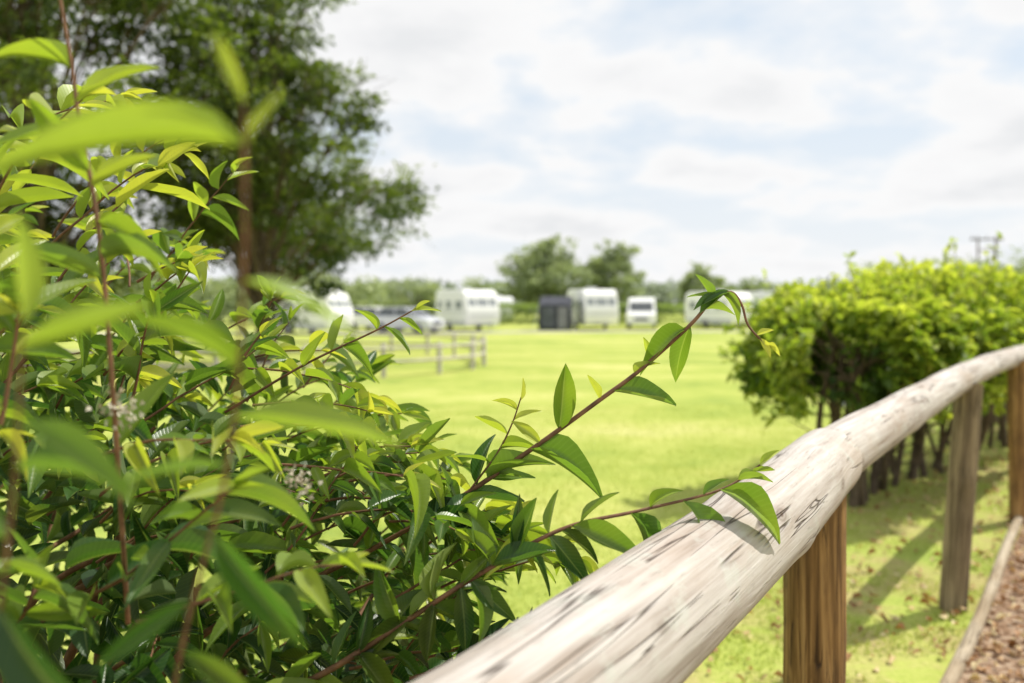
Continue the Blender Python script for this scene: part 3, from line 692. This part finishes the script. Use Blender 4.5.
def van(loc,rz):
    p=empty('camper_van',loc,rz); f=-2.3; b=2.3
    prism('body',[(f+.05,.3),(f,.75),(f+.15,1.0),(f+.75,1.12),(f+1.35,1.85),(f+1.6,2.05),(b-.2,2.12),(b,1.9),(b+.03,.35)],-.95,.95,m_white,p,.07,taper=lambda z:1-.08*max(0,z-1.0))
    an=math.atan2(.6,.73)
    box('windscreen',(0,f+1.04,1.50),(1.5,.03,.74),m_dark,p,rx=-an,bevel=.02)
    for s in (-1,1):
        box('door_window_%d'%(s+1),(s*.915,f+1.75,1.55),(.04,.8,.45),m_dark,p,bevel=.01)
        box('side_window_%d'%(s+1),(s*.915,.6,1.55),(.04,1.1,.45),m_dark,p,bevel=.01)
        box('headlamp_%d'%(s+1),(s*.68,f+.08,.88),(.34,.1,.2),m_lamp,p,bevel=.03)
        box('mirror_%d'%(s+1),(s*1.05,f+1.15,1.35),(.16,.12,.25),m_rub,p,bevel=.03)
        for j,yy_ in enumerate((-1.4,1.4)): wheel('wheel_%d_%d'%(s+1,j),(s*.86,yy_,.33),.33,.2,p)
    box('grille',(0,f+.02,.72),(.9,.06,.18),m_rub,p); box('bumper',(0,f+.0,.42),(1.8,.14,.22),m_cream,p,bevel=.04); box('number_plate',(0,f-.08,.45),(.5,.02,.11),m_lamp,p,bevel=0)
van((8.9,58.5,g),math.radians(-10))
def carx(loc,rz,mat,name='parked_car'):
    p=empty(name,loc,rz); f=-2.1
    prism('lower_body',[(f+.1,.25),(f,.5),(f+.08,.78),(f+.9,.95),(f+1.2,.98),(3.9+f,1.0),(4.15+f,.85),(4.2+f,.45),(4.1+f,.25)],-.88,.88,mat,p,.08)
    prism('greenhouse',[(f+1.0,.96),(f+1.75,1.42),(f+3.4,1.45),(f+4.0,.98)],-.84,.84,m_dark,p,.04,taper=lambda z:1-.38*max(0,z-.95))
    prism('roof',[(f+1.7,1.425),(f+1.85,1.475),(f+3.3,1.50),(f+3.45,1.44)],-.70,.70,mat,p,.02)
    for s in (-1,1):
        T=Tubes()
        for a,b in (((s*.80,f+1.02,.98),(s*.70,f+1.75,1.44)),((s*.82,f+2.45,.98),(s*.705,f+2.5,1.46)),((s*.80,f+3.95,1.0),(s*.70,f+3.4,1.46))): T.add([a,b],[.035,.035],6)
        T.build('pillars_%d'%(s+1),mat,p)
        for j,yy_ in enumerate((-1.3,1.3)): wheel('wheel_%d_%d'%(s+1,j),(s*.80,yy_,.31),.31,.2,p)
        box('headlamp_%d'%(s+1),(s*.62,f+.09,.68),(.36,.12,.15),m_lamp,p,bevel=.03)
        box('mirror_%d'%(s+1),(s*.95,f+1.35,1.02),(.16,.1,.12),mat,p,bevel=.03)
    box('grille',(0,f+.0,.6),(.7,.08,.16),m_rub,p); box('number_plate',(0,f-.03,.42),(.5,.03,.11),m_lamp,p,bevel=0)
carx((-6.1,50.0,g),math.radians(60),m_silver)
carx((-8.6,54.5,g),math.radians(62),m_white)
aw=empty('caravan_awning',(2.85,55.6,g),math.radians(-6))
prism('canopy',[(-1.25,0),(-1.15,1.65),(1.2,2.2),(1.2,0)],-1.05,1.05,m_awn,aw,.05)
box('front_panel',(-.45,-1.215,.85),(.75,.03,1.3),m_dark,aw,rx=-.06)
box('light_panel',(.5,-1.215,.8),(.6,.03,1.4),m_awn2,aw,rx=-.06)
box('side_panel',(1.06,.1,.9),(.03,1.6,1.3),m_awn2,aw)
T=Tubes()
for sx in (-1,1): T.add([(sx*1.0,-1.2,1.6),(sx*1.3,-2.3,.02)],[.012,.012],4)
T.build('guy_ropes',m_lamp,aw)

m_fw=wood_mat('knee_rail_wood',[(.36,(.36,.33,.28)),(.5,(.50,.47,.41)),(.66,(.60,.57,.51))],.4,(.40,.37,.31))
kf=empty('knee_rail_fence')
fp=catmull([(-9,13.6,0),(-5.2,14.2,0),(-2.6,15.0,0),(-1.2,16.4,0),(-.62,18.4,0),(-.9,21.2,0),(-2.2,23.6,0),(-4.5,25.2,0),(-7,26,0),(-12,27,0)],12)
T=Tubes(); d=0; last=-9
for i,p in enumerate(fp):
    if i: d+=(p-fp[i-1]).length
    if d-last>1.25: T.add([(p.x,p.y,gz(p.y)-.05),(p.x,p.y,gz(p.y)+.60),(p.x,p.y,gz(p.y)+.61)],[.045,.045,.005],8); last=d
T.build('posts',m_fw,kf)
T=Tubes()
for hgt in (.28,.52): T.add([(p.x,p.y-.05,gz(p.y)+hgt) for p in fp],[.03]*len(fp),7)
T.build('rails',m_fw,kf)

up=empty('utility_pole',(69,124,g)); T=Tubes()
for sx in (-1.3,1.3): T.add([(sx,0,0),(sx,0,11.4)],[.16,.12],8)
T.add([(-2.4,0,11.0),(2.4,0,11.0)],[.12,.12],6); T.add([(-1.3,0,9.4),(1.3,0,9.4)],[.09,.09],6)
for sx in (-2.1,0,2.1): T.add([(sx,0,11.0),(sx,0,11.5)],[.08,.06],6)
T.build('poles_and_crossarm',m_twig,up)
print('OK')
